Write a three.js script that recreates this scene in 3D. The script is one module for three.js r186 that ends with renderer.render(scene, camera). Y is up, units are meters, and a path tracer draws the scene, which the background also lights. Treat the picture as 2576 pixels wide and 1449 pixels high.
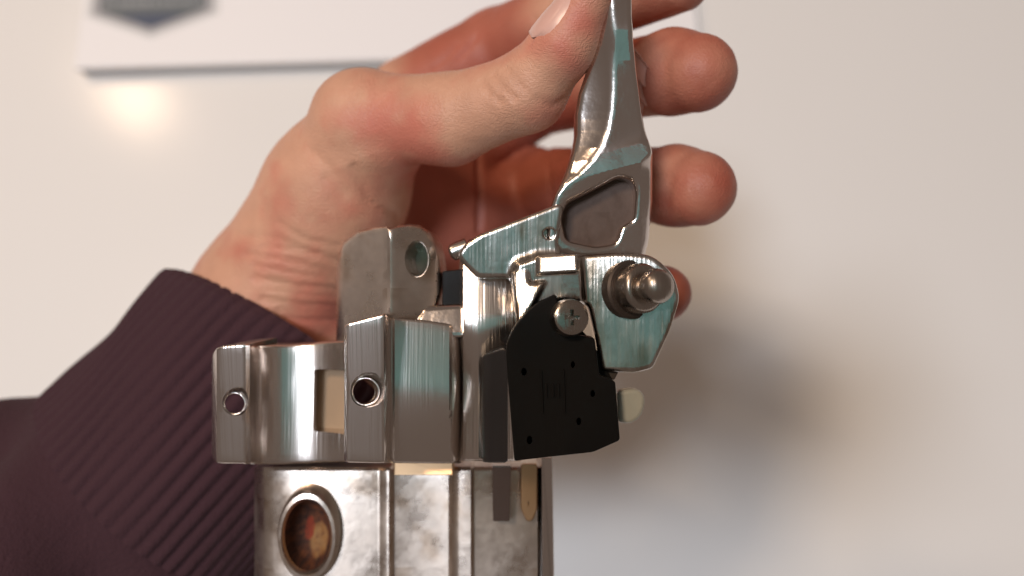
import * as THREE from 'three';
import { mergeGeometries } from 'three/addons/utils/BufferGeometryUtils.js';
import { Brush, Evaluator, SUBTRACTION } from 'three-bvh-csg';
import { RoundedBoxGeometry } from 'three/addons/geometries/RoundedBoxGeometry.js';
import { RectAreaLightUniformsLib } from 'three/addons/lights/RectAreaLightUniformsLib.js';

// ---------------------------------------------------------------- camera, light, exposure
const scene = new THREE.Scene();
const renderer = new THREE.WebGLRenderer({ antialias: true });
renderer.toneMapping = THREE.LinearToneMapping;
renderer.toneMappingExposure = 1.0;
renderer.shadowMap.enabled = true;
RectAreaLightUniformsLib.init();
const F = 1950;                                            // focal length, in widths of 2576
const PITCH = THREE.MathUtils.degToRad(75);
const camera = new THREE.PerspectiveCamera(2 * Math.atan(724.5 / F) * 180 / Math.PI, 16 / 9, 0.01, 20);
camera.position.set(0, 0.42, 0.1125);
camera.rotation.set(-PITCH, 0, 0);
camera.updateMatrixWorld(true);
camera.focus = 0.153;
camera.userData.fStop = camera.getFocalLength() / 3.7;     // an entrance pupil of 3.7 mm
scene.add(camera);
scene.background = new THREE.Color(0.155, 0.122, 0.103);     // the dim warm room

const COOL = [-0.70, 2.6, 0.40], WARM = [-0.98, 2.6, -0.36];
function lampPanel(name, label, pos, target, w, h, color, power, glow) {
  const g = new THREE.Group(); g.name = name; g.position.set(...pos); g.lookAt(...target);
  g.userData = { label, category: 'lamp' };
  const frame = new THREE.Mesh(new RoundedBoxGeometry(w + 0.04, h + 0.04, 0.03, 3, 0.01), new THREE.MeshStandardMaterial({ color: 0xdddddd, roughness: 0.5 }));
  frame.name = 'lamp_housing'; frame.position.z = -0.02;
  const m = new THREE.Mesh(new THREE.PlaneGeometry(w, h), new THREE.MeshStandardMaterial({ color: 0x111111, emissive: new THREE.Color(...color), emissiveIntensity: glow }));
  m.name = 'lamp_diffuser'; m.position.z = -0.003;
  const l = new THREE.RectAreaLight(new THREE.Color(...color), power, w, h); l.name = 'lamp_light';
  l.position.z = 0.004; l.rotation.y = Math.PI;
  g.add(frame, m, l); scene.add(g);
  return g;
}
lampPanel('ceiling_lamp', 'square cool white ceiling lamp high over the table', COOL, [0, 0.2, 0.05], 0.46, 0.46, [0.84, 0.93, 1.06], 54, 3);
lampPanel('pendant_lamp', 'warm white pendant lamp beside the cool ceiling lamp', WARM, [0, 0.2, 0.05], 0.38, 0.38, [1.0, 0.76, 0.54], 57, 3);
lampPanel('wall_lamp', 'small warm lamp mirrored in the glossy table top beside the white box', [-0.72, 0.92, -0.62], [-0.1, 0, 0], 0.09, 0.09, [1.0, 0.70, 0.46], 48, 8);

// ---------------------------------------------------------------- helpers
let seed = 7;
const rnd = () => { seed = (seed * 1664525 + 1013904223) >>> 0; return seed / 4294967296; };
const hash = (x, y, z) => { let h = Math.imul(x, 374761393) + Math.imul(y, 668265263) + Math.imul(z, 2147483647 ^ 1274126177); h = Math.imul(h ^ (h >>> 13), 1274126177); return ((h ^ (h >>> 16)) >>> 0) / 4294967296; };
const lerp = (a, b, t) => a + (b - a) * t, sm = (t) => t * t * (3 - 2 * t), clamp = (x, a = 0, b = 1) => Math.min(b, Math.max(a, x));
function noise3(x, y, z) {
  const i = Math.floor(x), j = Math.floor(y), k = Math.floor(z), u = sm(x - i), v = sm(y - j), w = sm(z - k);
  const c = (a, b, d) => hash(i + a, j + b, k + d);
  return lerp(lerp(lerp(c(0, 0, 0), c(1, 0, 0), u), lerp(c(0, 1, 0), c(1, 1, 0), u), v), lerp(lerp(c(0, 0, 1), c(1, 0, 1), u), lerp(c(0, 1, 1), c(1, 1, 1), u), v), w);
}
const fbm = (x, y, z, n = 4) => { let s = 0, a = 0.5, t = 0; for (let i = 0; i < n; i++) { s += a * noise3(x, y, z); t += a; x *= 2.03; y *= 2.03; z *= 2.03; a *= 0.5; } return s / t; };

// The held things are drawn in a workbench frame of small units (u): 1950 u = 155 mm, x right, y along the lever, z towards the eye.
const U = 0.155 / F;
const BENCH = new THREE.Matrix4().multiplyMatrices(camera.matrixWorld, new THREE.Matrix4().makeScale(U, U, U).setPosition(0, 0, -0.155));
const p = (x, y, z = 0) => [(x - 1288) * (F - z) / F, (724.5 - y) * (F - z) / F, z];
const P = (x, y, z = 0) => new THREE.Vector3(...p(x, y, z));
function onPlane(x, y, h) {                                // where a line of sight meets the level plane at height h
  const d = new THREE.Vector3((x - 1288) / F, (724.5 - y) / F, -1).transformDirection(camera.matrixWorld);
  return camera.position.clone().addScaledVector(d, (h - camera.position.y) / d.y);
}
function thing(name, label, category, base) {
  const g = new THREE.Group(); g.name = name; g.position.copy(base); g.userData = { label, category };
  scene.add(g); return g;
}
function boxUV(g, s = 1 / 400) {                           // uv by the main direction of each face, in u
  if (g.index) g = g.toNonIndexed();
  if (!g.attributes.normal) g.computeVertexNormals();
  const a = g.attributes.position, uv = new Float32Array(a.count * 2), v = [0, 1, 2].map(() => new THREE.Vector3()), n = new THREE.Vector3();
  for (let i = 0; i < a.count; i += 3) {
    for (let k = 0; k < 3; k++) v[k].fromBufferAttribute(a, i + k);
    n.crossVectors(v[1].clone().sub(v[0]), v[2].clone().sub(v[0]));
    const x = Math.abs(n.x), y = Math.abs(n.y), z = Math.abs(n.z);
    for (let k = 0; k < 3; k++) {
      const q = v[k], t = z >= x && z >= y ? [q.x, q.y] : x >= y ? [q.z, q.y] : [q.x, q.z];
      uv[(i + k) * 2] = t[0] * s; uv[(i + k) * 2 + 1] = t[1] * s;
    }
  }
  g.setAttribute('uv', new THREE.BufferAttribute(uv, 2));
  return g;
}
const clean = (g) => { const o = g.index ? g.toNonIndexed() : g.clone(); for (const k of Object.keys(o.attributes)) if (!['position', 'normal', 'uv'].includes(k)) o.deleteAttribute(k); return o; };
function creased(g, angle) {                               // smooth normals up to an angle, large faces counting most, so that flat faces stay flat beside their rounded rims
  const a = g.attributes.position, n = a.count, key = new Map(), lim = Math.cos(angle), fn = new Float32Array(n), v = [0, 1, 2].map(() => new THREE.Vector3()), out = new Float32Array(n * 3);
  const corner = new Array(n);
  for (let i = 0; i < n; i += 3) {
    for (let k = 0; k < 3; k++) v[k].fromBufferAttribute(a, i + k);
    const c = v[1].clone().sub(v[0]).cross(v[2].clone().sub(v[0])), l = c.length(); c.divideScalar(l || 1);
    for (let k = 0; k < 3; k++) {
      const h = Math.round(v[k].x * 200) + '_' + Math.round(v[k].y * 200) + '_' + Math.round(v[k].z * 200);
      corner[i + k] = { c, l: l * l + 1e-9, h }; key.has(h) ? key.get(h).push(i + k) : key.set(h, [i + k]);
    }
  }
  for (let i = 0; i < n; i++) {
    let x = 0, y = 0, z = 0; const me = corner[i];
    for (const j of key.get(me.h)) { const o = corner[j]; if (o.c.dot(me.c) >= lim) { const w = Math.pow(o.l, 0.75); x += o.c.x * w; y += o.c.y * w; z += o.c.z * w; } }
    const l = Math.hypot(x, y, z) || 1; out[i * 3] = x / l; out[i * 3 + 1] = y / l; out[i * 3 + 2] = z / l;
  }
  g.setAttribute('normal', new THREE.BufferAttribute(out, 3));
  return g;
}
// slopes (across, up) of a small mirror at that place that shows the eye what stands at `to` in the room
function aim(x, y, z, to) {
  const at = P(x, y, z), t = new THREE.Vector3(...to).applyMatrix4(BENCH.clone().invert());
  const n = t.sub(at).normalize().add(new THREE.Vector3(0, 0, F).sub(at).normalize());
  return { tx: -n.x / n.z, ty: -n.y / n.z };
}
function part(name, geos, mat, parent, { crease = 0.6, keepNormals = false, keepUV = false, label } = {}) {
  let g = [].concat(geos).map((q) => clean(q));
  g = g.map((q) => { if (!keepNormals) { q.deleteAttribute('normal'); if (!keepUV) q.deleteAttribute('uv'); q = creased(q, crease); } if (!keepUV || !q.attributes.uv) q = boxUV(q); return q; });
  g = g.length > 1 ? mergeGeometries(g) : g[0];
  const m = new THREE.Mesh(g, mat); m.name = name;
  let top = parent; while (top.parent && top.parent !== scene) top = top.parent;
  g.applyMatrix4(BENCH); g.translate(-top.position.x, -top.position.y, -top.position.z);
  if (label) m.userData.label = label;
  m.castShadow = m.receiveShadow = true;
  parent.add(m);
  return m;
}
// outline in picture widths at depth z, extruded backwards, with a rounded rim and a tilt
function slab(pts, z, depth, { bevel = 5, holes = [], tx = 0, ty = 0, seg = 3 } = {}) {
  const cx = pts.reduce((s, q) => s + q[0], 0) / pts.length, cy = pts.reduce((s, q) => s + q[1], 0) / pts.length;
  const zAt = (x, y) => z + (x - cx) * tx - (y - cy) * ty;
  const conv = (q) => new THREE.Vector2(...p(q[0], q[1], zAt(q[0], q[1])).slice(0, 2));
  const sh = new THREE.Shape(pts.map(conv));
  for (const h of holes) sh.holes.push(new THREE.Path(h.map(conv)));
  const g = new THREE.ExtrudeGeometry(sh, { depth: Math.max(1, depth - 2 * bevel), bevelEnabled: bevel > 0, bevelSize: bevel, bevelThickness: bevel, bevelOffset: -bevel, bevelSegments: seg, curveSegments: 16 });
  g.translate(0, 0, -depth + bevel);
  const a = g.attributes.position, c = p(cx, cy, z);
  for (let i = 0; i < a.count; i++) a.setZ(i, a.getZ(i) + z + (a.getX(i) - c[0]) * tx + (a.getY(i) - c[1]) * ty);
  return g;
}
const ell = (x, y, rx, ry = rx, n = 28, a0 = 0) => Array.from({ length: n }, (_, i) => [x + rx * Math.cos(a0 + i / n * 2 * Math.PI), y + ry * Math.sin(a0 + i / n * 2 * Math.PI)]);
function rounded(pts, r, n = 4) {                          // corners of an outline replaced by arcs
  const out = [];
  pts.forEach((q, i) => {
    const a = pts[(i + pts.length - 1) % pts.length], b = pts[(i + 1) % pts.length], R = q[2] ?? r;
    const da = Math.hypot(a[0] - q[0], a[1] - q[1]), db = Math.hypot(b[0] - q[0], b[1] - q[1]), ra = Math.min(R, da * 0.45), rb = Math.min(R, db * 0.45);
    const A = [q[0] + (a[0] - q[0]) / da * ra, q[1] + (a[1] - q[1]) / da * ra], B = [q[0] + (b[0] - q[0]) / db * rb, q[1] + (b[1] - q[1]) / db * rb];
    for (let k = 0; k <= n; k++) { const t = k / n; out.push([(1 - t) ** 2 * A[0] + 2 * t * (1 - t) * q[0] + t * t * B[0], (1 - t) ** 2 * A[1] + 2 * t * (1 - t) * q[1] + t * t * B[1]]); }
  });
  return out;
}
// a solid swept over stations [x, top, bottom, z]; the front follows z (plus bulge), the back lies `back` behind
function sweep(st, back, { nv = 14, rim = 8, drop = 7, bulge = () => 0, skip = () => false } = {}) {
  const rows = [[0, drop], [rim * 0.35, drop * 0.3], [rim, 0]];
  const pos = [], V = [];
  const n = st.length;
  for (let i = 0; i < n; i++) {
    const [x, t, b, z] = st[i], H = b - t, col = [];
    const vs = [...rows.map(([o, d]) => [t + o, d]), ...Array.from({ length: nv - 1 }, (_, k) => [t + rim + (H - 2 * rim) * (k + 1) / nv, 0]), ...rows.slice().reverse().map(([o, d]) => [b - o, d])];
    for (const [y, d] of vs) { const zz = z - d + bulge(x, y, (y - t) / H); col.push(p(x, y, zz)); }
    V.push(col);
  }
  const m = V[0].length, Bk = V.map((c) => c.map((q) => [q[0], q[1], back]));
  const quad = (a, b, c, d) => { pos.push(...a, ...b, ...c, ...a, ...c, ...d); };
  for (let i = 0; i < n - 1; i++) for (let k = 0; k < m - 1; k++) {
    if (skip(i, k)) continue;
    quad(V[i][k], V[i][k + 1], V[i + 1][k + 1], V[i + 1][k]); quad(Bk[i + 1][k], Bk[i + 1][k + 1], Bk[i][k + 1], Bk[i][k]);
  }
  for (let i = 0; i < n - 1; i++) { quad(Bk[i][0], V[i][0], V[i + 1][0], Bk[i + 1][0]); quad(V[i][m - 1], Bk[i][m - 1], Bk[i + 1][m - 1], V[i + 1][m - 1]); }
  for (let k = 0; k < m - 1; k++) { quad(Bk[0][k], Bk[0][k + 1], V[0][k + 1], V[0][k]); quad(V[n - 1][k], V[n - 1][k + 1], Bk[n - 1][k + 1], Bk[n - 1][k]); }
  const g = new THREE.BufferGeometry(); g.setAttribute('position', new THREE.Float32BufferAttribute(pos, 3));
  return g;
}
// a turned solid: profile [radius, distance along the axis], axis from a towards b
function turned(a, b, prof, n = 32) {
  const g = new THREE.LatheGeometry(prof.map(([r, h]) => new THREE.Vector2(Math.max(r, 0.01), h)), n);
  const A = P(...a), B = P(...b), q = new THREE.Quaternion().setFromUnitVectors(new THREE.Vector3(0, 1, 0), B.clone().sub(A).normalize());
  return g.applyQuaternion(q).translate(A.x, A.y, A.z);
}

const smin = (a, b, k) => { const h = Math.max(k - Math.abs(a - b), 0) / k; return Math.min(a, b) - h * h * k * 0.25; };
const smax = (a, b, k) => -smin(-a, -b, k);
function nets(sdf, lo, hi, c) {                            // surface nets: the skin of a distance field as [vertices, indices]
  const N = [0, 1, 2].map((k) => Math.ceil((hi[k] - lo[k]) / c) + 1), field = new Float32Array(N[0] * N[1] * N[2]), id = (i, j, k) => (k * N[1] + j) * N[0] + i;
  for (let k = 0; k < N[2]; k++) for (let j = 0; j < N[1]; j++) for (let i = 0; i < N[0];) {
    const d = sdf(lo[0] + i * c, lo[1] + j * c, lo[2] + k * c); field[id(i, j, k)] = d;
    const run = Math.max(1, Math.floor((Math.abs(d) - 60) / c)); for (let r = 1; r < run && i + r < N[0]; r++) field[id(i + r, j, k)] = d;   // far from the skin the sign is all that counts
    i += run;
  }
  const vid = new Int32Array(field.length).fill(-1), verts = [], idx = [];
  for (let k = 0; k < N[2] - 1; k++) for (let j = 0; j < N[1] - 1; j++) for (let i = 0; i < N[0] - 1; i++) {
    let n = 0, s = [0, 0, 0]; const f = [];
    for (let q = 0; q < 8; q++) f.push(field[id(i + (q & 1), j + (q >> 1 & 1), k + (q >> 2))]);
    for (const [a, b] of EDGES) if (f[a] < 0 !== f[b] < 0) {
      const t = f[a] / (f[a] - f[b]); n++;
      for (let m = 0; m < 3; m++) { const A = a >> m & 1, B = b >> m & 1; s[m] += A + (B - A) * t; }
    }
    if (n) { vid[id(i, j, k)] = verts.length / 3; verts.push(lo[0] + (i + s[0] / n) * c, lo[1] + (j + s[1] / n) * c, lo[2] + (k + s[2] / n) * c); }
  }
  for (let k = 1; k < N[2] - 1; k++) for (let j = 1; j < N[1] - 1; j++) for (let i = 1; i < N[0] - 1; i++) {
    const s0 = field[id(i, j, k)] < 0;
    const face = (s1, a, b, d, e) => { if (s0 === s1) return; if (Math.min(a, b, d, e) < 0) return; s0 ? idx.push(a, b, d, a, d, e) : idx.push(a, d, b, a, e, d); };
    face(field[id(i + 1, j, k)] < 0, vid[id(i, j - 1, k - 1)], vid[id(i, j, k - 1)], vid[id(i, j, k)], vid[id(i, j - 1, k)]);
    face(field[id(i, j + 1, k)] < 0, vid[id(i - 1, j, k - 1)], vid[id(i - 1, j, k)], vid[id(i, j, k)], vid[id(i, j, k - 1)]);
    face(field[id(i, j, k + 1)] < 0, vid[id(i - 1, j - 1, k)], vid[id(i, j - 1, k)], vid[id(i, j, k)], vid[id(i - 1, j, k)]);
  }
  return [verts, idx];
}
const EDGES = [[0, 1], [2, 3], [4, 5], [6, 7], [0, 2], [1, 3], [4, 6], [5, 7], [0, 4], [1, 5], [2, 6], [3, 7]];
function cast(sdf, lo, hi, c) {                            // a casting: the field's skin, moved onto the field and with its normals
  const [v, idx] = nets(sdf, lo, hi, c), n = new Float32Array(v.length), e = 0.8;
  for (let i = 0; i < v.length; i += 3) for (let pass = 0; pass < 2; pass++) {
    const [x, y, z] = v.slice(i, i + 3), g = [sdf(x + e, y, z) - sdf(x - e, y, z), sdf(x, y + e, z) - sdf(x, y - e, z), sdf(x, y, z + e) - sdf(x, y, z - e)], l = Math.hypot(...g) || 1, d = sdf(x, y, z);
    for (let k = 0; k < 3; k++) { n[i + k] = g[k] / l; if (pass === 0) v[i + k] -= g[k] / l * clamp(d, -c, c) * Math.min(1, 2 * e / l); }
  }
  const q = new THREE.BufferGeometry(); q.setAttribute('position', new THREE.Float32BufferAttribute(v, 3)); q.setAttribute('normal', new THREE.BufferAttribute(n, 3)); q.setIndex(idx);
  return q;
}
function poly(pts, z) {                                    // signed distance to an outline given in picture widths at depth z
  const q = pts.map((a) => p(a[0], a[1], z));
  return (x, y) => {
    let d = 1e18, s = 1;
    for (let i = 0, j = q.length - 1; i < q.length; j = i++) {
      const ex = q[j][0] - q[i][0], ey = q[j][1] - q[i][1], wx = x - q[i][0], wy = y - q[i][1], t = clamp((wx * ex + wy * ey) / (ex * ex + ey * ey)), bx = wx - ex * t, by = wy - ey * t;
      d = Math.min(d, bx * bx + by * by);
      const a = y >= q[i][1], b = y < q[j][1], cc = ex * wy > ey * wx; if ((a && b && cc) || (!a && !b && !cc)) s = -s;
    }
    return s * Math.sqrt(d);
  };
}
function block(pts, z, depth, { tx = 0, ty = 0, r = 14 } = {}) {
  const d2 = poly(pts, z), cx = pts.reduce((a, q) => a + q[0], 0) / pts.length, cy = pts.reduce((a, q) => a + q[1], 0) / pts.length, c = p(cx, cy, z), w = Math.hypot(1, tx, ty);
  return (x, y, zz) => { const h = zz - z - (x - c[0]) * tx - (y - c[1]) * ty; return smax(smax(d2(x, y), h / w, r), (-h - depth) / w, r); };
}
const evaluator = new Evaluator(); evaluator.attributes = ['position', 'normal']; evaluator.useGroups = false;
function bored(g, cutters) {                               // holes cut into a solid
  let a = new Brush(clean(g)); a.geometry.computeVertexNormals(); a.updateMatrixWorld(true);
  for (const c of cutters) { const q = clean(c); q.deleteAttribute('uv'); q.computeVertexNormals(); const b = new Brush(q); b.updateMatrixWorld(true); a = evaluator.evaluate(a, b, SUBTRACTION); a.updateMatrixWorld(true); }
  return clean(a.geometry);
}
const rod = (a, b, r0, r1 = r0, n = 36) => { const A = P(...a), B = P(...b), L = A.distanceTo(B); return turned(a, b, [[0, 0], [r0, 0], [r1, L], [0, L]], n); };
// ---------------------------------------------------------------- materials
function dataTex(w, h, f, srgb = false) {
  const d = new Uint8Array(w * h * 4);
  for (let y = 0; y < h; y++) for (let x = 0; x < w; x++) { const c = f(x / w, y / h, x, y); for (let k = 0; k < 3; k++) d[(y * w + x) * 4 + k] = clamp(c[k], 0, 1) * 255; d[(y * w + x) * 4 + 3] = 255; }
  const t = new THREE.DataTexture(d, w, h); t.wrapS = t.wrapT = THREE.RepeatWrapping; t.magFilter = THREE.LinearFilter; t.minFilter = THREE.LinearMipmapLinearFilter; t.generateMipmaps = true;
  if (srgb) t.colorSpace = THREE.SRGBColorSpace; t.needsUpdate = true; return t;
}
const tile = (f) => (u, v) => { const a = f(u, v), b = f(u - 1, v), c = f(u, v - 1), d = f(u - 1, v - 1); return lerp(lerp(a, b, sm(u)), lerp(c, d, sm(u)), sm(v)); };
const grey = (f, w = 512) => { const q = tile(f); return dataTex(w, w, (u, v) => { const s = q(u, v); return [s, s, s]; }); };
const brushed = grey((u, v) => 0.6 * noise3(u * 150, v * 3, 1) + 0.4 * noise3(u * 60, v * 1.5, 5));
const blotch = grey((u, v) => clamp((fbm(u * 5, v * 5, 3, 5) - 0.38) * 2.6));
// r unused, g roughness, b metalness: bare bright metal with dull oxide patches
const stainMask = tile((u, v) => sm(clamp((fbm(u * 3 + 3, v * 3, 9, 5) - 0.42) * 3.4)));
const stainRM = dataTex(512, 512, (u, v) => { const s = stainMask(u, v), f = fbm(u * 30, v * 30, 2, 3); return [0, lerp(0.24, 0.40, s) + 0.1 * (f - 0.5), lerp(1, 0.93, s)]; });
const stainCol = dataTex(512, 512, (u, v) => { const s = stainMask(u, v), f = fbm(u * 26, v * 26, 4, 3), d = sm(clamp((fbm(u * 5, v * 5 + 7, 6, 4) - 0.52) * 4)); return [lerp(0.88, 0.84, s) - 0.08 * d + 0.06 * (f - 0.5), lerp(0.86, 0.82, s) - 0.105 * d + 0.06 * (f - 0.5), lerp(0.84, 0.80, s) - 0.13 * d + 0.06 * (f - 0.5)]; }, true);
const scr = (t, r) => { const c = t.clone(); c.repeat.set(...r); c.needsUpdate = true; return c; };
const MM = U * 12.6;                                       // one millimetre
const chrome = new THREE.MeshPhysicalMaterial({ name: 'polished_chrome', color: 0xd6ccc6, metalness: 1, roughness: 0.18, bumpMap: blotch, bumpScale: 0.00012 });
const chromeBrushed = new THREE.MeshPhysicalMaterial({ name: 'brushed_chrome', color: 0xd6ccc5, metalness: 1, roughness: 0.25, bumpMap: brushed, bumpScale: 0.00006 });
const chromeDull = new THREE.MeshPhysicalMaterial({ name: 'stained_chrome', color: 0xeee4dc, map: stainCol, metalness: 1, metalnessMap: stainRM, roughness: 1, roughnessMap: stainRM, bumpMap: blotch, bumpScale: 0.00005 });
const grime = tile((u, v) => sm(clamp((0.6 * fbm(u * 16, v * 3, 21, 4) + 0.4 * fbm(u * 4, v * 4, 31, 3) - 0.5) * 5)));
const wornCol = dataTex(512, 512, (u, v) => { const g = grime(u, v), f = fbm(u * 60, v * 20, 3, 2); return [0.83 - 0.26 * g + 0.05 * (f - 0.5), 0.815 - 0.31 * g + 0.05 * (f - 0.5), 0.80 - 0.36 * g + 0.05 * (f - 0.5)]; }, true);
const wornR = grey((u, v) => 0.3 + 0.5 * clamp((fbm(u * 4, v * 4, 13, 4) - 0.35) * 2.2) + 0.2 * noise3(u * 120, v * 5, 2));
const wornB = grey((u, v) => 0.72 * fbm(u * 5, v * 5, 3, 4) + 0.16 * noise3(u * 110, v * 4, 1) + 0.12 * fbm(u * 30, v * 30, 5, 2));
const chromeWorn = new THREE.MeshPhysicalMaterial({ name: 'worn_chrome', color: 0xf2efec, map: wornCol, metalness: 1, roughness: 0.4, roughnessMap: wornR, bumpMap: wornB, bumpScale: 0.00018 });
const castMetal = new THREE.MeshStandardMaterial({ name: 'bare_casting', color: new THREE.Color(0.12, 0.075, 0.056), metalness: 0.3, roughness: 0.6, bumpMap: blotch, bumpScale: 0.0002, map: scr(stainCol, [2, 2]) });
const steel = new THREE.MeshStandardMaterial({ name: 'dull_steel', color: new THREE.Color(0.5, 0.46, 0.43), metalness: 1, roughness: 0.24 });
const dullSteel = new THREE.MeshStandardMaterial({ name: 'worn_steel', color: new THREE.Color(0.40, 0.35, 0.31), metalness: 1, roughness: 0.5, roughnessMap: wornR, bumpMap: wornB, bumpScale: 0.00015 });
const darkSteel = new THREE.MeshStandardMaterial({ name: 'dirty_steel', color: new THREE.Color(0.09, 0.07, 0.06), metalness: 0.6, roughness: 0.5 });
const blackPlastic = new THREE.MeshPhysicalMaterial({ name: 'black_plastic', color: new THREE.Color(0.009, 0.0082, 0.0085), roughness: 0.8, roughnessMap: wornR, specularIntensity: 0.28, bumpMap: blotch, bumpScale: 0.00003 });
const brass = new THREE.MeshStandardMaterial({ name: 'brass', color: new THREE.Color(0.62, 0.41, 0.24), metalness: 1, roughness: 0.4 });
const cream = new THREE.MeshPhysicalMaterial({ name: 'cream_plastic', color: new THREE.Color(0.30, 0.195, 0.11), roughness: 0.35 });
const paleGlassy = new THREE.MeshPhysicalMaterial({ name: 'pale_plastic', color: new THREE.Color(0.5, 0.5, 0.44), roughness: 0.3 });

// ---------------------------------------------------------------- table and box
const tableMat = new THREE.MeshPhysicalMaterial({ name: 'white_laminate', color: new THREE.Color(0.755, 0.725, 0.69), roughness: 0.55, clearcoat: 0.5, clearcoatRoughness: 0.16 });
const table = new THREE.Mesh(new RoundedBoxGeometry(1.8, 0.03, 1.2, 4, 0.006), tableMat); table.name = 'table_top'; table.position.set(0, -0.015, 0.05);
table.userData = { kind: 'structure', label: 'glossy white table top under the hand', category: 'table' }; table.receiveShadow = true; scene.add(table);
{
  const h = 0.0105, BL = onPlane(186, 172, h), BR = onPlane(1764, 128, h), ex = BR.clone().sub(BL), w = ex.length(), turn = -Math.atan2(ex.z, ex.x), L = 0.24;
  const box = thing('white_box', 'flat white box printed with a grey hexagonal badge, lying on the table', 'box', BL.clone().add(BR).multiplyScalar(0.5).setY(0));
  box.rotation.y = turn;
  const paper = new THREE.MeshPhysicalMaterial({ name: 'white_card', color: new THREE.Color(0.83, 0.80, 0.79), roughness: 0.5 });
  const grey_ = new THREE.MeshStandardMaterial({ name: 'grey_card_edge', color: new THREE.Color(0.42, 0.4, 0.38), roughness: 0.8 });
  const top = new THREE.Mesh(new RoundedBoxGeometry(w, 0.004, L, 3, 0.0012), paper); top.name = 'lid'; top.position.set(0, h - 0.002, -L / 2);
  const body = new THREE.Mesh(new RoundedBoxGeometry(w - 0.002, h - 0.0042, L - 0.002, 3, 0.001), grey_); body.name = 'tray'; body.position.set(0, (h - 0.0042) / 2 + 0.0001, -L / 2);
  for (const m of [top, body]) { m.castShadow = m.receiveShadow = true; box.add(m); }
  // the printed badge
  const c = document.createElement('canvas'); c.width = 512; c.height = 448; const x = c.getContext('2d');
  const hex = (s, col) => { x.fillStyle = col; x.beginPath(); [[-1, -0.62], [0, -1], [1, -0.62], [1, 0.52], [0, 0.98], [-1, 0.52]].forEach(([a, b], i) => x[i ? 'lineTo' : 'moveTo'](256 + a * s * 250, 224 + b * s * 215)); x.closePath(); x.fill(); };
  x.fillStyle = '#f0ecea'; x.fillRect(0, 0, 512, 448);
  hex(1, '#d3d2d0'); hex(0.92, '#a3a1a3'); hex(0.80, '#5b6266');
  x.fillStyle = '#96989a'; for (let r = 0; r < 2; r++) for (let i = 0; i < 26; i++) { const hh = 20 + 10 * rnd(); x.fillRect(70 + i * 14.5, 226 + r * 44 + (30 - hh) / 2, 5 + 6 * rnd(), hh); }
  x.fillStyle = '#3e4a60'; x.beginPath(); x.moveTo(126, 330); x.lineTo(386, 330); x.lineTo(256, 388); x.fill();
  const tx = new THREE.CanvasTexture(c); tx.colorSpace = THREE.SRGBColorSpace;
  const q0 = onPlane(219, 20, h), q1 = onPlane(553, 20, h), tip = onPlane(377, 97, h), bw = q0.distanceTo(q1) * 1.02, bh = bw * 448 / 512;
  const sh = new THREE.Shape([[-1, -0.62], [0, -1], [1, -0.62], [1, 0.52], [0, 0.98], [-1, 0.52]].map(([a, b]) => new THREE.Vector2(a * 250 / 512 * bw, -b * 215 / 448 * bh)));
  const bg = new THREE.ExtrudeGeometry(sh, { depth: 0.0002, bevelEnabled: false }); bg.rotateX(-Math.PI / 2);
  const ap = bg.attributes.position, uv = new Float32Array(ap.count * 2); for (let i = 0; i < ap.count; i++) { uv[2 * i] = ap.getX(i) / bw + 0.5; uv[2 * i + 1] = 0.5 - ap.getZ(i) / bh; }
  bg.setAttribute('uv', new THREE.BufferAttribute(uv, 2));
  const badge = new THREE.Mesh(bg, new THREE.MeshStandardMaterial({ name: 'badge_print', map: tx, roughness: 0.45 })); badge.name = 'badge';
  const mid = tip.clone().sub(box.position).applyAxisAngle(new THREE.Vector3(0, 1, 0), -turn);
  badge.position.set(mid.x, h + 0.0001, mid.z - 0.98 * 215 / 448 * bh); box.add(badge);
}

// the phone that takes the picture, seen only as teal reflections in the chrome
{
  const ph = thing('phone', 'teal backed phone over the table, mirrored as teal patches in the chrome', 'phone', camera.position.clone());
  ph.quaternion.copy(camera.quaternion);
  const sh = new THREE.MeshPhysicalMaterial({ name: 'teal_case', color: new THREE.Color(0.27, 0.66, 0.70), roughness: 0.4 });
  const g = new RoundedBoxGeometry(0.132, 0.066, 0.009, 4, 0.004); const b = new THREE.Mesh(g, sh); b.name = 'phone_case'; b.position.set(-0.002, -0.006, 0.0075); ph.add(b);
  const s = new THREE.Mesh(new RoundedBoxGeometry(0.124, 0.060, 0.001, 2, 0.0004), blackPlastic); s.name = 'phone_screen'; s.position.set(-0.002, -0.006, 0.0127); ph.add(s);
}
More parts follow.
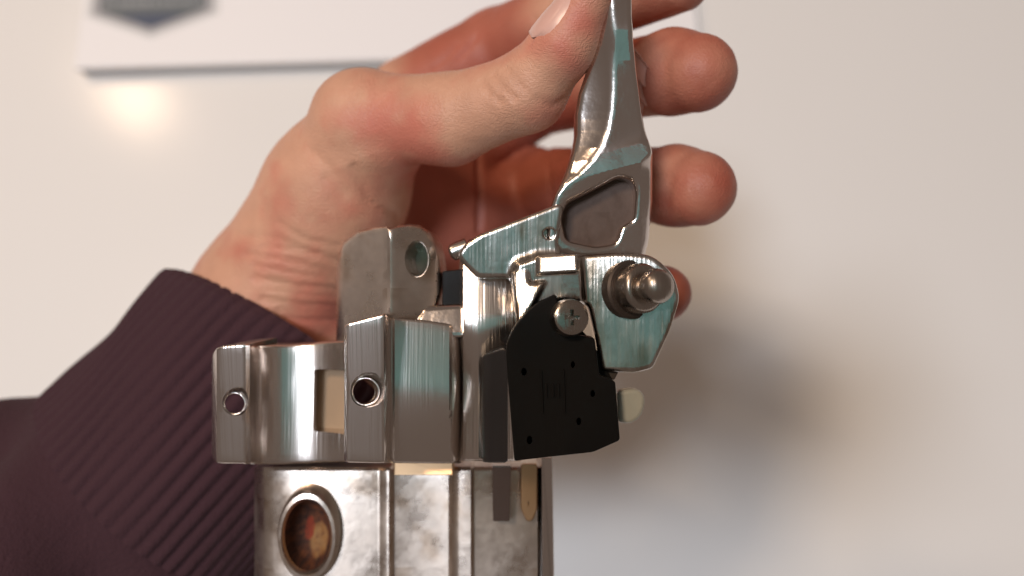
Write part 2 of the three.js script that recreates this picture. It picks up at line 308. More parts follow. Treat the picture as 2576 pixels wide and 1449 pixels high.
// ---------------------------------------------------------------- brake lever perch
const tilt = aim, PHONE = new THREE.Vector3(0.0, -0.006, 0.005).applyMatrix4(camera.matrixWorld).toArray(), MIX = WARM, LUG = aim(928, 985, 12, WARM);
const perch = thing('lever_perch', 'chromed handlebar lever perch with clamp, black switch and short lever, held by the hand', 'lever perch', P(1200, 1449, -150).applyMatrix4(BENCH));
{
  // handlebar clamp: two lugs either side of a half-round bore
  const st = [[533, 905, 1140, -110], [536, 888, 1156, -84], [545, 876, 1164, -66], [560, 870, 1166, -60], [608, 866, 1166, -58], [618, 865, 1167, -62], [628, 865, 1168, -78], [631, 866, 1168, -100],
    [640, 868, 1168, -138], [660, 868, 1168, -170], [690, 868, 1168, -194], [720, 868, 1168, -208], [750, 866, 1166, -213], [770, 866, 1166, -213], [788, 864, 1164, -211], [800, 862, 1163, -208], [815, 861, 1163, -203], [830, 860, 1163, -196], [848, 859, 1162, -184], [866, 858, 1162, -168]];
  const bore = bored(sweep(st, -290, { nv: 15, bulge: (x, y) => x < 630 ? 0.16 * (1015 - y) : 0.075 * (y - 1015) }), [
    slab(rounded([[786, 930], [940, 930], [940, 1086], [786, 1086]], 12), -200, 400, { bevel: 0 }).translate(0, 0, 200), rod([590, 1015, 20], [590, 1015, -330], 29), rod([590, 1015, -30], [590, 1015, -78], 48, 26)]);
  const bump = (x, y, v) => x > 985 ? -180 * Math.max(0, v - 0.38) ** 2 - 44 * (1 - v) : 0.13 * (985 - y) - 0.03 * (x - 928);
  const st2 = [[866, 822, 1162, -6], [872, 816, 1163, 8], [880, 812, 1164, 12], [958, 792, 1165, 14], [966, 789, 1165, 11], [972, 789, 1165, 4], [984, 793, 1165, -20], [989, 796, 1165, -34], [993, 798, 1165, -38], [1030, 802, 1165, -42], [1080, 807, 1166, -48], [1130, 815, 1166, -55], [1142, 818, 1166, -64], [1154, 826, 1166, -86], [1162, 836, 1164, -120], [1168, 842, 1160, -170]];
  const lug = bored(sweep(st2, -240, { nv: 16, bulge: bump }), [rod([922, 985, 60], [912, 985, -290], 38), rod([924, 985, 30], [921, 985, -8], 49, 36)]);
  const clampPart = part('handlebar_clamp', [bore, lug], chromeBrushed, perch, { crease: 0.5 });
  part('screw_thread', Array.from({ length: 9 }, (_, k) => new THREE.TorusGeometry(34, 3.2, 8, 40).translate(...p(919 - k * 0.8, 985, -6 - k * 10))), chromeBrushed, clampPart, { keepNormals: true });
  part('screw_thread', Array.from({ length: 6 }, (_, k) => new THREE.TorusGeometry(28, 2.6, 8, 32).translate(...p(590, 1015, -84 - k * 8))), chromeBrushed, clampPart, { keepNormals: true });
  // pocket seen through the slot in the bore
  part('slot_insert', [slab(rounded([[784, 924], [874, 924], [874, 1092], [784, 1092]], 10), -262, 24, { bevel: 3, tx: 0.25, ty: -0.1 })], cream, perch);
  // column that joins clamp, switch and lever
  const CT = aim(1180, 760, -60, WARM), cz = (x) => -44 - ((x - 1222) ** 2) / 520;
  const col = [[1148, 830, 1158, -210], [1152, 700, 1158, -150], [1158, 640, 1158, -100], ...[1166, 1174, 1182, 1192, 1204, 1218, 1232, 1250, 1270, 1290].map((x) => [x, x < 1180 ? 620 - (x - 1166) : 602 - (x - 1180) * 0.12, 1160, cz(x)]), [1300, 640, 1160, -66], [1310, 700, 1160, -110]];
  part('column', [sweep(col, -260, { nv: 18, rim: 10, drop: 12, bulge: (x, y) => { const t = clamp((y - 800) / 170); return CT.ty * (900 - y) - 90 * sm(t) * (0.6 + 0.4 * Math.abs(x - 1205) / 60); } })], chromeBrushed, perch, { crease: 0.7 });
  // mirror boss: an eye with a threaded hole, standing on a broad side wall
  const bs = [[846, 700, 870, -280], [852, 640, 868, -255], [866, 606, 866, -228], [900, 582, 862, -180], [940, 573, 850, -125], [962, 571, 830, -95], [974, 570, 815, -80], [982, 573, 808, -74], [990, 571, 806, -76], [1000, 568, 806, -82], [1030, 563, 806, -99], [1056, 566, 806, -114], [1078, 580, 794, -127], [1094, 604, 778, -138], [1105, 640, 750, -152], [1111, 690, 720, -176]];
  const boss = part('mirror_boss', [bored(sweep(bs, -340, { nv: 16, rim: 14, drop: 14, bulge: (x, y) => x < 976 ? -0.05 * (y - 640) - 0.0007 * Math.max(0, y - 700) ** 2 : 0 }), [slab(ell(1050, 652, 30, 47), -110, 280, { bevel: 0 }).translate(0, 0, 62)])], chromeDull, perch, { crease: 0.6 });
  part('screw_thread', Array.from({ length: 8 }, (_, k) => new THREE.TorusGeometry(48, 3, 8, 40).scale(0.63, 1, 1).translate(...p(1050, 652, -132 - k * 9))), chromeDull, boss, { keepNormals: true });
  part('bush', [slab(rounded([[1112, 682], [1172, 676], [1172, 772], [1112, 772]], 6), -150, 80, { bevel: 4 })], blackPlastic, perch);
  part('bridge', [slab(rounded([[1062, 770], [1172, 762], [1172, 850], [1070, 850], [1040, 810]], 16), -110, 120, { bevel: 14, ty: -0.25 })], chrome, perch);
  part('nipple', [turned([1176, 620, -120], [1128, 640, -120], [[0, 52], [14, 50], [22, 44], [24, 30], [24, 0]])], steel, perch);

  // lever: two facets meeting in a ridge, spreading into a root with an unpolished open pocket
  const ridge = [[-140, 1530], [-90, 1532], [0, 1538], [60, 1541], [170, 1542], [230, 1542], [280, 1539], [328, 1530], [370, 1514], [405, 1488], [436, 1458], [462, 1424], [490, 1396], [560, 1330], [700, 1300]];
  const along = (tab, y) => { let i = 1; while (i < tab.length - 1 && tab[i][0] < y) i++; const [a, b] = [tab[i - 1], tab[i]]; return lerp(a[1], b[1], clamp((y - a[0]) / (b[0] - a[0]))); };
  const outline = poly([[1512, -110], [1512, 0], [1508, 60], [1498, 110], [1478, 170], [1458, 230], [1450, 280], [1450, 330], [1442, 375], [1428, 418], [1412, 455], [1396, 490], [1380, 540], [1376, 600], [1410, 636], [1500, 656], [1580, 666], [1630, 660], [1648, 600], [1656, 500], [1651, 430], [1644, 385], [1632, 345], [1624, 318], [1615, 280], [1607, 230], [1596, 170], [1586, 110], [1582, 60], [1580, 0], [1566, -110]], -20);
  const scoop = poly(rounded([[1412, 548], [1424, 512], [1470, 490], [1555, 446], [1590, 452], [1602, 480], [1598, 552], [1566, 566], [1552, 612], [1500, 620], [1424, 604]], 16), -40);
  const leverField = (x, y, z) => {
    const k = F / (F - z), px = 1288 + x * k, py = 724.5 - y * k, xr = along(ridge, py), zr = -6 + 0.16 * (300 - py) * (py > 300 ? 0.55 : 1) + 8 * (1 + Math.tanh((112 - py) / 52)), dx = px - xr;
    const twist = -0.13 + 0.27 * Math.exp(-(((py - 112) / 46) ** 2)) + 0.22 * Math.exp(-(((py - 392 + 0.25 * (px - 1580)) / 34) ** 2)) - 0.12 * clamp((px - 1612) / 30);
    const top = Math.min(0, smin(zr + twist * dx, zr + 0.62 * dx + 0.0022 * dx * Math.min(dx, 0), 9) - zr) + zr;
    let d = smax(smax(outline(x, y), (z - top) / 1.12, 16), -z - 118, 14);
    return smax(d, -smax(scoop(x, y), -100 - z, 12), 14);
  };
  const lever = part('lever', [cast(leverField, [...p(1360, 690, 0).slice(0, 2), -126], [...p(1672, -112, 0).slice(0, 2), 110], 4.2)], chrome, perch, { keepNormals: true });
  part('lever_pocket', [slab(rounded([[1392, 520], [1560, 430], [1620, 440], [1618, 570], [1560, 630], [1400, 620]], 12), -94, 20, { bevel: 2, tx: 0.02 })], castMetal, lever);
  const arm = rounded([[1148, 640, 14], [1170, 612], [1206, 588], [1405, 512], [1418, 520], [1412, 560], [1404, 612], [1420, 656], [1330, 662], [1300, 700], [1200, 700], [1160, 660]], 12);
  // fork plate that carries the pivot
  const plate = rounded([[1420, 646, 6], [1470, 640], [1560, 634], [1640, 640, 30], [1694, 690, 30], [1708, 750, 20], [1684, 830], [1642, 926, 12], [1600, 938], [1514, 936, 12], [1498, 850], [1480, 770], [1420, 740]], 14);
  const hub = rounded([[1292, 700], [1300, 664, 10], [1352, 646, 6], [1462, 644], [1470, 760], [1400, 760], [1300, 850, 10]], 10);
  const fArm = block(arm, -26, 90, aim(1290, 580, -26, PHONE)), fPlate = block(plate, -10, 66, aim(1590, 790, -10, PHONE)), fHub = block(hub, -4, 80, { tx: 0.02, ty: 0.12 });
  const fStep = block(rounded([[1352, 642], [1452, 636], [1454, 684], [1352, 690]], 5), 22, 60, { ...aim(1402, 662, 16, WARM), r: 9 }), fWeb = block(rounded([[1284, 684], [1326, 680], [1334, 712], [1372, 708], [1340, 770], [1300, 830]], 6), 12, 60, { ...aim(1310, 740, 10, WARM), r: 12 });
  const bolt = P(1383, 586, 0), hole = (x, y, z) => Math.max(Math.hypot((x - bolt.x) * 0.97, y - bolt.y) - 14, -60 - z);
  const pl = part('fork', [cast((x, y, z) => smax(smin(smin(smin(smin(fArm(x, y, z), fHub(x, y, z), 26), fPlate(x, y, z), 16), fStep(x, y, z), 6), fWeb(x, y, z), 10), -hole(x, y, z), 5), [...p(1130, 955, 0).slice(0, 2), -135], [...p(1725, 495, 0).slice(0, 2), 70], 4.2)], chromeWorn, perch, { keepNormals: true });
  // pivot bolt with nut
  const A = [1590, 728, 0], B = [1716, 712, 170];
  const piv = part('pivot_bolt', [turned(A, B, [[0, 60], [34, 60], [33, 76], [38, 80], [42, 86], [43, 104], [38, 118], [26, 128], [12, 132], [0, 133]], 36)], dullSteel, perch);
  part('pivot_collar', [turned(A, B, [[0, 4], [58, 4], [62, 10], [62, 46], [56, 58], [46, 63], [0, 64]], 36)], dullSteel, piv, { crease: 0.7 });
  part('pivot_washer', [turned(A, B, [[0, -30], [72, -30], [75, 0], [70, 6], [0, 7]], 36)], darkSteel, piv);
  // switch
  const sw = rounded([[1272, 890, 10], [1275, 862, 10], [1284, 838], [1300, 812], [1324, 784], [1352, 761], [1398, 739, 8], [1412, 802, 30], [1446, 842, 20], [1496, 850, 6], [1508, 944, 6], [1548, 960, 6], [1560, 1108, 8], [1492, 1138, 10], [1380, 1150], [1294, 1160, 5]], 10);
  const dots = [[1318, 935, 10, 13], [1441, 917, 8, 12], [1491, 990, 9, 12], [1456, 1060, 9, 13], [1332, 1107, 10, 14]];
  const body = part('switch', [slab(sw, 38, 70, { bevel: 3, tx: -0.05, seg: 2, holes: dots.map((d) => ell(...d, 18)) })], blackPlastic, perch, { crease: 0.5 });
  part('switch_back', [slab(rounded([[1284, 880], [1400, 760], [1490, 860], [1548, 970], [1550, 1100], [1300, 1150]], 8), -20, 14, { bevel: 1, tx: -0.05 })], blackPlastic, body);
  part('switch_side', [sweep([[1212, 900, 1160, -62], [1220, 892, 1163, -34], [1240, 884, 1164, -10], [1262, 876, 1164, 14], [1270, 876, 1164, 26], [1277, 882, 1160, 34]], -100, { nv: 8, rim: 6 })], new THREE.MeshPhysicalMaterial({ name: 'worn_black_plastic', color: new THREE.Color(0.022, 0.021, 0.024), roughness: 0.32 }), body, { crease: 0.6 });
  for (const x of [1362, 1418]) part('moulded_line', [slab(rounded([[x - 1.5, 930], [x + 1.5, 930], [x + 5.5, 1040], [x + 2.5, 1040]], 1), 42 - 0.05 * (x - 1400), 5, { bevel: 1 })], blackPlastic, body);
  for (const x of [1374, 1391, 1405]) part('moulded_mark', [slab(rounded([[x - 2.5, 966], [x + 2.5, 966], [x + 3.5, 1000], [x - 1.5, 1000]], 2), 42 - 0.05 * (x - 1400), 5, { bevel: 1.2 })], blackPlastic, body);
  part('switch_plunger', [slab(rounded([[1552, 985], [1604, 976, 24], [1626, 1000, 30], [1618, 1044, 30], [1590, 1068, 24], [1556, 1064]], 12), -24, 44, { bevel: 10, tx: 0.05 })], paleGlassy, body);
  part('switch_foot', [slab(rounded([[1504, 932], [1556, 936], [1546, 956], [1506, 950]], 4), -30, 44, { bevel: 3 })], darkSteel, body);
  // fixing screw of the switch
  const sa = [1424, 800, 20], sb = [1462, 796, 150];
  const e = P(...sa).add(P(...sb).sub(P(...sa)).normalize().multiplyScalar(57));
  const q = new THREE.Quaternion().setFromUnitVectors(new THREE.Vector3(0, 0, 1), P(...sb).sub(P(...sa)).normalize());
  part('switch_screw', [bored(turned(sa, sb, [[0, 0], [44, 0], [46, 6], [46, 40], [42, 50], [34, 55], [0, 57]], 36), [0, 1].map((k) => new THREE.BoxGeometry(k ? 9 : 38, k ? 38 : 9, 50).applyQuaternion(q).translate(e.x, e.y, e.z)))], dullSteel, perch);

  // lower housing, further from the eye
  const Z = -250;
  const HT = aim(1060, 1320, Z, WARM);
  const hs = [[640, 1176, 1560, Z - 120], [648, 1172, 1560, Z - 60], [664, 1170, 1560, Z - 26], [690, 1170, 1560, Z - 12], [740, 1170, 1560, Z - 2], [880, 1170, 1560, Z], [950, 1170, 1560, Z - 6], [958, 1170, 1560, Z - 2], [970, 1170, 1560, Z + 4], [978, 1170, 1560, Z + 4], [986, 1170, 1560, Z - 8], [992, 1172, 1560, Z - 26], [1060, 1174, 1560, Z - 34], [1128, 1172, 1560, Z - 26], [1136, 1170, 1560, Z - 2], [1146, 1170, 1560, Z + 8], [1156, 1170, 1560, Z + 11], [1172, 1170, 1560, Z + 13], [1184, 1170, 1560, Z + 14], [1190, 1170, 1560, Z + 4], [1192, 1170, 1560, Z - 8], [1230, 1170, 1560, Z - 12], [1300, 1170, 1560, Z - 16], [1352, 1170, 1560, Z - 22], [1360, 1172, 1560, Z - 40]];
  const house = part('housing', [bored(sweep(hs, Z - 320, { nv: 20, rim: 14, drop: 22, bulge: (x, y) => 0.22 * HT.ty * (1320 - y) }), [new THREE.CylinderGeometry(100, 100, 260, 40).rotateX(Math.PI / 2).scale(0.66, 1, 1).translate(...p(782, 1338, Z))])], chromeDull, perch, { crease: 0.55 });
  const oval = (prof, n) => new THREE.LatheGeometry(prof.map(([r, h]) => new THREE.Vector2(Math.max(r, 0.01), h)), n).rotateX(Math.PI / 2).scale(0.66, 1, 1).translate(...p(782, 1338, Z));
  part('port_rim', [oval([[96, -10], [98, 34], [108, 46], [120, 44], [130, 30], [134, 6], [136, -20]], 48)], chromeDull, house, { crease: 0.7 });
  const rust = document.createElement('canvas'); rust.width = 256; rust.height = 384;
  { const x = rust.getContext('2d'); x.fillStyle = '#3f1f10'; x.fillRect(0, 0, 256, 384);
    for (let i = 0; i < 900; i++) { const a = rnd() * 256, b = rnd() * 384; x.fillStyle = ['rgba(60,28,14,.25)', 'rgba(128,70,30,.2)', 'rgba(150,90,44,.16)'][i % 3]; x.beginPath(); x.ellipse(a, b, 4 + rnd() * 14, 4 + rnd() * 18, rnd() * 3, 0, 7); x.fill(); }
    for (let i = 0; i < 260; i++) { const t = rnd() * 6.28, r = Math.sqrt(rnd()); x.fillStyle = ['rgba(186,140,88,.16)', 'rgba(192,152,104,.14)', 'rgba(168,112,60,.16)'][i % 3]; x.beginPath(); x.ellipse(156 + Math.cos(t) * r * 50, 250 + Math.sin(t) * r * 86, 12, 16, 0, 0, 7); x.fill(); }
    for (let i = 0; i < 120; i++) { const t = rnd() * 6.28, r = Math.sqrt(rnd()); x.fillStyle = ['rgba(170,62,26,.2)', 'rgba(150,50,20,.2)'][i % 2]; x.beginPath(); x.ellipse(104 + Math.cos(t) * r * 22 - Math.sin(t) * r * 8, 190 + Math.sin(t) * r * 62, 8, 12, 0, 0, 7); x.fill(); } }
  const rustMap = new THREE.CanvasTexture(rust); rustMap.colorSpace = THREE.SRGBColorSpace;
  const dish = oval([[0, -40], [40, -38], [70, -28], [88, -8], [96, 22], [98, 32]], 44), da = dish.attributes.position, duv = dish.attributes.uv, dc = p(782, 1338, Z);
  for (let i = 0; i < da.count; i++) duv.setXY(i, 0.5 + (da.getX(i) - dc[0]) / 136, 0.5 + (da.getY(i) - dc[1]) / 204);
  part('port_recess', [dish], new THREE.MeshPhysicalMaterial({ name: 'rusty_recess', map: rustMap, color: 0xc8c0b8, roughness: 0.8 }), house, { keepNormals: true, keepUV: true });
  part('dark_tab', [slab(rounded([[1238, 1172], [1286, 1172], [1282, 1312, 4], [1240, 1312, 4]], 4), Z + 26, 24, { bevel: 3, tx: 0.05 })], darkChrome(), house, { crease: 0.4 });
  const tab = part('brass_tab', [slab(rounded([[1310, 1168], [1352, 1168], [1352, 1280], [1340, 1312, 10], [1324, 1312, 10], [1310, 1280]], 8), Z + 14, 20, { bevel: 4, holes: [ell(1329, 1266, 5, 11, 16)] })], brass, house, { crease: 0.4 });
  part('edge_plate', [slab(rounded([[1362, 1150], [1390, 1150], [1396, 1560], [1366, 1560]], 3), Z + 16, 200, { bevel: 5, tx: -0.3 })], chrome, house, { crease: 0.4 });
  part('gold_glint_strip', [slab(rounded([[990, 1150], [1140, 1150], [1140, 1196], [990, 1196]], 3), Z + 34, 60, { bevel: 4, ...aim(1065, 1180, Z, WARM) })], brass, house, { crease: 0.4 });  // brass-coloured strip added to stand in for the warm lamp's gold reflection
}
function darkChrome() { return new THREE.MeshPhysicalMaterial({ name: 'dark_chrome', color: new THREE.Color(0.3, 0.24, 0.22), metalness: 1, roughness: 0.2 }); }

// ---------------------------------------------------------------- hand and sleeve
const person = thing('person', 'bare left hand in a maroon ribbed cuff, gripping the lever between thumb and fingers', 'person', P(300, 1449, -420).applyMatrix4(BENCH));
{
  const J = (x, y, z, r) => { const q = p(x, y, z); return [...q, r * (F - z) / F]; };
  const chains = {
    palm: [[J(560, 1060, -850, 165), J(690, 880, -850, 180)], [J(690, 880, -850, 180), J(696, 770, -780, 204)], [J(660, 930, -850, 165), J(860, 1010, -880, 160)],
      [J(696, 770, -780, 204), J(850, 480, -560, 172)], [J(850, 480, -560, 172), J(930, 330, -400, 140)],
      [J(780, 880, -860, 190), J(1040, 300, -980, 120)], [J(800, 900, -880, 190), J(1120, 400, -1060, 125)], [J(830, 930, -900, 180), J(1180, 540, -1080, 122)], [J(860, 980, -900, 170), J(1190, 700, -1060, 112)]],
    thumb: [[J(930, 330, -400, 138), J(905, 292, -370, 104)], [J(905, 300, -370, 112), J(1130, 302, -260, 110)], [J(1130, 302, -260, 110), J(1325, 232, -130, 95)], [J(1325, 232, -130, 95), J(1420, 112, -30, 78)], [J(1420, 112, -30, 78), J(1496, -30, 30, 64)]],
    index: [[J(1040, 260, -960, 118), J(1250, 128, -940, 100)], [J(1250, 128, -940, 100), J(1500, 10, -600, 92)], [J(1500, 10, -560, 92), J(1710, -52, -280, 80)]],
    middle: [[J(1120, 400, -1060, 112), J(1340, 252, -1180, 92)], [J(1340, 252, -1180, 92), J(1560, 205, -640, 96)], [J(1560, 205, -640, 96), J(1690, 182, -330, 103)], [J(1690, 182, -330, 103), J(1756, 184, -245, 96)]],
    ring: [[J(1180, 540, -1080, 110), J(1335, 470, -1170, 98)], [J(1335, 470, -1170, 98), J(1560, 462, -640, 90)], [J(1560, 462, -640, 90), J(1700, 468, -340, 98)], [J(1700, 468, -340, 98), J(1756, 474, -260, 94)]],
    little: [[J(1190, 700, -1060, 100), J(1350, 700, -1110, 80)], [J(1350, 700, -1110, 80), J(1540, 728, -640, 76)], [J(1540, 728, -640, 76), J(1668, 738, -360, 70)]],
  };
  const cone = (x, y, z, [a, b]) => {                      // distance to a capsule that tapers from a to b
    const dx = b[0] - a[0], dy = b[1] - a[1], dz = b[2] - a[2], ex = x - a[0], ey = y - a[1], ez = z - a[2];
    const t = clamp((ex * dx + ey * dy + ez * dz) / (dx * dx + dy * dy + dz * dz));
    return Math.hypot(ex - dx * t, ey - dy * t, ez - dz * t) - lerp(a[3], b[3], t);
  };
  const bound = Object.fromEntries(Object.entries(chains).map(([n, c]) => [n, [0, 1, 2].map((k) => [Math.min(...c.flat().map((q) => q[k] - q[3])), Math.max(...c.flat().map((q) => q[k] + q[3]))])]));
  const off = (n, x, y, z) => { const b = bound[n]; return Math.hypot(Math.max(b[0][0] - x, 0, x - b[0][1]), Math.max(b[1][0] - y, 0, y - b[1][1]), Math.max(b[2][0] - z, 0, z - b[2][1])); };
  const chain = (name, x, y, z, k) => { const o = off(name, x, y, z); if (o > 90) return o; let d = 1e9; for (const s of chains[name]) { const e = cone(x, y, z, s); d = d > 1e8 ? e : smin(d, e, k); } return d; };
  const sdf = (x, y, z) => {
    const palm = chain('palm', x, y, z, 70);
    let d = smin(palm, chain('thumb', x, y, z, 36), 50);
    let f = 1e9; for (const n of ['index', 'middle', 'ring', 'little']) f = Math.min(f, chain(n, x, y, z, 30));
    return smin(d, f, 26);
  };
  const creases = [
    [[[1210, 205], [1232, 235], [1262, 258]], 6, 7], [[[1238, 188], [1262, 222], [1296, 250]], 6, 7], [[[1272, 172], [1300, 205], [1322, 232]], 5, 6],
    [[[640, 700], [740, 720], [860, 730]], 9, 7], [[[620, 640], [720, 655], [840, 690]], 8, 5], [[[660, 752], [760, 768], [850, 772]], 8, 8], [[[690, 800], [780, 806], [850, 806]], 7, 8], [[[600, 590], [700, 602], [800, 640]], 8, 4],
    [[[890, 420], [930, 500], [1000, 540]], 10, 8], [[[820, 450], [860, 530], [930, 590]], 12, 4],
    [[[1204, 380], [1206, 480], [1206, 580]], 7, 16], [[[1384, 330], [1376, 400], [1384, 500]], 6, 8],
    [[[700, 560], [760, 600], [850, 620]], 7, 5], [[[660, 620], [760, 632], [860, 660]], 6, 5], [[[640, 668], [750, 690], [858, 706]], 6, 6], [[[670, 728], [770, 744], [856, 748]], 6, 6], [[[700, 780], [790, 786], [860, 790]], 6, 6],
    [[[780, 380], [830, 420], [870, 490]], 9, 4], [[[1090, 170], [1130, 140], [1150, 110]], 7, 5], [[[1150, 150], [1180, 122], [1196, 95]], 6, 5], [[[1330, 110], [1350, 70], [1345, 40]], 6, 5], [[[1352, 250], [1392, 268], [1420, 250]], 7, 5],
    [[[1664, 96], [1676, 185], [1668, 270]], 14, 4], [[[1672, 385], [1682, 465], [1674, 550]], 14, 4],
  ];
  const blush = [[985, 350, 110, 0.8], [1050, 420, 90, 0.7], [1390, 280, 80, 0.8], [900, 520, 110, 0.6], [780, 800, 150, 0.7], [1120, 120, 80, 0.6], [1320, 90, 60, 0.6], [1480, 60, 70, 0.8], [1460, 150, 70, 0.7]];
  const dl = (x, y, q) => { let m = 1e9; for (let i = 0; i < q.length - 1; i++) { const [ax, ay] = q[i], [bx, by] = q[i + 1], dx = bx - ax, dy = by - ay, t = clamp(((x - ax) * dx + (y - ay) * dy) / (dx * dx + dy * dy)); m = Math.min(m, Math.hypot(x - ax - dx * t, y - ay - dy * t)); } return m; };
  // surface nets over the field
  const [verts, idx] = nets(sdf, [-1300, -660, -1560], [700, 1060, 150], 11.5);
  const grad = (x, y, z, e = 4) => { const g = [sdf(x + e, y, z) - sdf(x - e, y, z), sdf(x, y + e, z) - sdf(x, y - e, z), sdf(x, y, z + e) - sdf(x, y, z - e)], l = Math.hypot(...g) || 1; return g.map((v) => v / l); };
  const col = new Float32Array(verts.length), uv = new Float32Array(verts.length / 3 * 2);
  for (let i = 0; i < verts.length; i += 3) {
    let [x, y, z] = verts.slice(i, i + 3);
    const g = grad(x, y, z), d0 = sdf(x, y, z);
    const sx = x * F / (F - z) + 1288, sy = 724.5 - y * F / (F - z);
    let d = -d0 + 5 * (fbm(x / 130, y / 130, z / 130, 3) - 0.5) + 1.6 * (fbm(x / 22, y / 22, z / 22, 2) - 0.5);
    if (g[2] > 0) for (const [q, w, dep] of creases) { const m = dl(sx, sy, q); if (m < 4 * w && (dep < 8 || dep === 8 && w > 6 || z < -480)) d -= dep * Math.exp(-((m / w) ** 2)); }
    verts[i] = x + g[0] * d; verts[i + 1] = y + g[1] * d; verts[i + 2] = z + g[2] * d;
    // mottled skin: paler and pinker blotches
    const a = fbm(x / 120 + 4, y / 120, z / 120, 4), b = fbm(x / 60, y / 60 + 9, z / 60, 3);
    const padShade = Math.max(sm(clamp((x - 180) / 130)) * sm(clamp((z + 620 + 0) / 160)) * clamp(0.85 + 1.2 * (a - 0.5)), 0);   // flushed finger pads, with the shade on the fingers painted into their colour
    const palmShade = sm(clamp((-z - 560) / 160)) * sm(clamp((sx - 960) / 90)) * 0.9;                          // redder palm skin, darkened further to paint in the shade of the grip
    let flush = 0; for (const [fx, fy, fr, fs] of blush) { const q = Math.hypot(sx - fx, sy - fy) / fr; if (q < 2.5) flush = Math.max(flush, fs * Math.exp(-q * q)); }
    const pink = clamp((a - 0.52) * 2.6 + flush * (0.6 + 0.8 * b)), tone = 0.92 + 0.2 * (b - 0.5);
    col[i] = lerp(lerp(0.61, 0.56, pink), 0.38, Math.max(padShade, palmShade)) * tone; col[i + 1] = lerp(lerp(0.318, 0.185, pink), 0.098, Math.max(padShade, palmShade)) * tone; col[i + 2] = lerp(lerp(0.205, 0.125, pink), 0.06, Math.max(padShade, palmShade)) * tone;
    uv[i / 3 * 2] = x / 200; uv[i / 3 * 2 + 1] = (y + z * 0.7) / 200;
  }
  let hg = new THREE.BufferGeometry();
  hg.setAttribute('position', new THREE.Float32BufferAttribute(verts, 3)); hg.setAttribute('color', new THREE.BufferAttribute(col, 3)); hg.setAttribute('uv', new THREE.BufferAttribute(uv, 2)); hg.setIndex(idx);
  // cut away what lies far inside the sleeve
  hg.applyMatrix4(BENCH); hg.translate(-person.position.x, -person.position.y, -person.position.z); hg.computeVertexNormals();
  const pores = grey((u, v) => 1 - 0.7 * Math.abs(2 * noise3(u * 34 + 3 * noise3(u * 9, v * 9, 4), v * 34, 1) - 1) - 0.3 * Math.abs(2 * noise3(u * 70, v * 70, 6) - 1));
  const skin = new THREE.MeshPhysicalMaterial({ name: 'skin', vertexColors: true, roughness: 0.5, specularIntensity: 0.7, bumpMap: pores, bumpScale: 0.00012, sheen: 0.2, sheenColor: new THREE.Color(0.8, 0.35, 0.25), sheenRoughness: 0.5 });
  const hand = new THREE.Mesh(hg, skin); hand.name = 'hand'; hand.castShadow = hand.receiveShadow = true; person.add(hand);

  // thumbnail: a shell laid on the skin
  const nailMat = new THREE.MeshPhysicalMaterial({ name: 'nail', color: new THREE.Color(0.62, 0.36, 0.29), roughness: 0.28, side: THREE.DoubleSide });
  function nail(name, ctr, ax, outward, half, wide) {
    const nu = 16, nw = 10, top = [], bt = new THREE.Vector3().crossVectors(outward, ax).normalize();
    for (let i = 0; i <= nu; i++) for (let j = 0; j <= nw; j++) {
      const u = (i / nu) * 2 - 1, t = (j / nw) * 2 - 1, wid = wide * Math.sqrt(Math.max(0, 1 - Math.max(0, -u) ** 3.2)) + 4;
      const q = ctr.clone().addScaledVector(ax, u * half).addScaledVector(bt, t * wid).addScaledVector(outward, 260);
      for (let n = 0; n < 60; n++) { const d = sdf(q.x, q.y, q.z); if (d < 0.3) break; q.addScaledVector(outward, -Math.min(d, 30)); if (q.distanceTo(ctr) > 420) break; }
      q.addScaledVector(outward, Math.max(Math.abs(t), -u) > 0.97 ? -1 : 4.5); top.push(q);
    }
    const np = [], at = (i, j) => top[i * (nw + 1) + j].toArray();
    for (let i = 0; i < nu; i++) for (let j = 0; j < nw; j++) np.push(...at(i, j), ...at(i + 1, j), ...at(i + 1, j + 1), ...at(i, j), ...at(i + 1, j + 1), ...at(i, j + 1));
    const g = new THREE.BufferGeometry(); g.setAttribute('position', new THREE.Float32BufferAttribute(np, 3));
    part(name, [g], nailMat, person, { crease: 1.2 });
  }
  nail('thumb_nail', P(1424, 44, -20), new THREE.Vector3(0.62, 0.78, 0).normalize(), new THREE.Vector3(-0.62, 0.5, 0.62).normalize(), 100, 66);

  // ribbed cuff and sleeve round the forearm
  const fabricBump = grey((u, v) => 0.5 * noise3(u * 120, v * 120, 3) + 0.5 * noise3(u * 40, v * 40, 8));
  const cloth = new THREE.MeshPhysicalMaterial({ name: 'maroon_cotton', color: new THREE.Color(0.040, 0.0122, 0.0172), roughness: 0.95, sheen: 0.22, sheenColor: new THREE.Color(0.26, 0.08, 0.11), sheenRoughness: 0.6, bumpMap: fabricBump, bumpScale: 0.0003 });
  const axis = [P(714, 878, -830), P(419, 1198, -830)];
  const dir = axis[1].clone().sub(axis[0]).normalize(), X = new THREE.Vector3(-dir.y, dir.x, 0).normalize(), Y = new THREE.Vector3().crossVectors(X, dir);
  if (Y.z < 0) Y.negate();
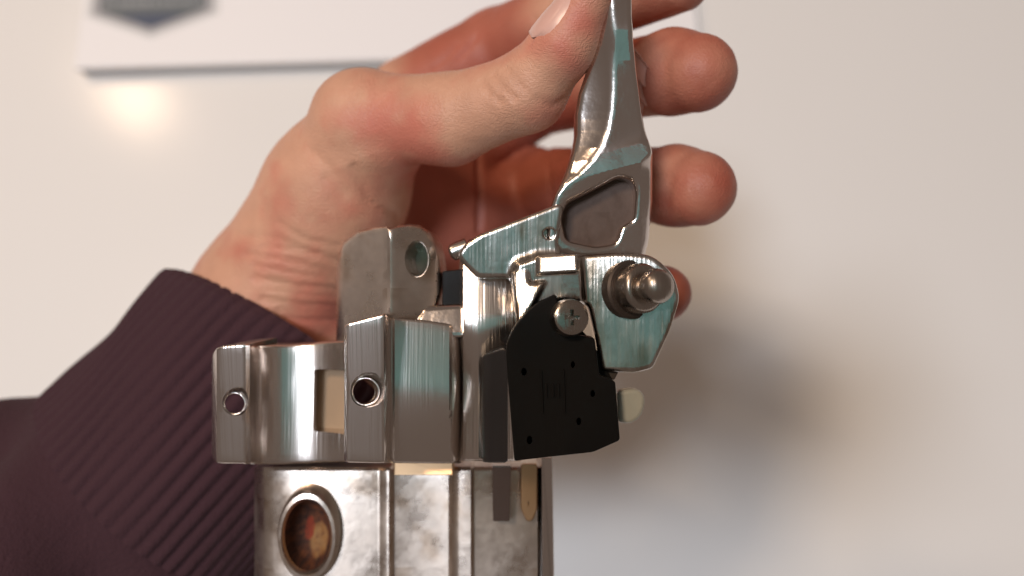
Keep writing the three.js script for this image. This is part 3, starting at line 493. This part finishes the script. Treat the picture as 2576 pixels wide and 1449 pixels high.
  function tube(len0, len1, nl, na, rad) {
    const q = [], grid = [];
    for (let i = 0; i <= nl; i++) for (let j = 0; j <= na; j++) {
      const l = lerp(len0, len1, i / nl), a = j / na * 2 * Math.PI, [rx, ry, ox, oy] = rad(l, a, i / nl);
      grid.push(axis[0].clone().addScaledVector(dir, len0 < 100 ? slant(l, a, 640) : l).addScaledVector(X, Math.cos(a) * rx + ox).addScaledVector(Y, Math.sin(a) * ry + oy));
    }
    const G = (i, j) => grid[i * (na + 1) + j].toArray();
    for (let i = 0; i < nl; i++) for (let j = 0; j < na; j++) q.push(...G(i, j), ...G(i + 1, j), ...G(i + 1, j + 1), ...G(i, j), ...G(i + 1, j + 1), ...G(i, j + 1));
    const g = new THREE.BufferGeometry(); g.setAttribute('position', new THREE.Float32BufferAttribute(q, 3)); return g;
  }
  const ribs = 62, slant = (l, a, e) => l - (85 * Math.cos(a) + 165 * Math.sin(a)) * clamp(1 - l / e);
  const cuffR = (l, a, t) => {
    const rib = (11 + 3 * Math.sin(a * 7 + l / 90)) * Math.pow(0.5 + 0.5 * Math.cos(a * ribs + 0.25 * Math.sin(l / 70 + a * 9)), 0.6), lip = l < 26 ? -Math.pow((26 - l) / 26, 2) * 26 : 0, wav = 8 * Math.sin(a * 3 + l / 130) + 10 * (fbm(Math.cos(a) * 2 + 5, Math.sin(a) * 2, l / 160, 2) - 0.5);
    const r = 474 + l * 0.02 + wav + rib + lip; return [r, r * 0.86, 0, 0];
  };
  const sleeve = part('sleeve', [tube(610, 1750, 60, 220, (l, a, t) => {
    const q = (l - 610) / 330, puff = 130 * sm(clamp(q)) - 10;
    const fold = 46 * (fbm(Math.cos(a) * 1.8 + 3, Math.sin(a) * 1.8 + 1, l / 260, 3) - 0.5) * sm(clamp(q * 1.6)) + 34 * Math.sin(a * 5 + l / 170) * sm(clamp(q)) * (1 - 0.5 * clamp(q - 1));
    const r = 480 + puff + fold * 2.1; return [r, r * 0.86, 0, 0];
  })], cloth, person, { crease: 3 });
  part('cuff', [tube(0, 660, 40, ribs * 10, cuffR), tube(3, 60, 3, 120, (l, a) => [444 + 8 * Math.sin(a * 3), (444 + 8 * Math.sin(a * 3)) * 0.86, 0, 0])], cloth, sleeve, { crease: 3 });
}
renderer.render(scene, camera);
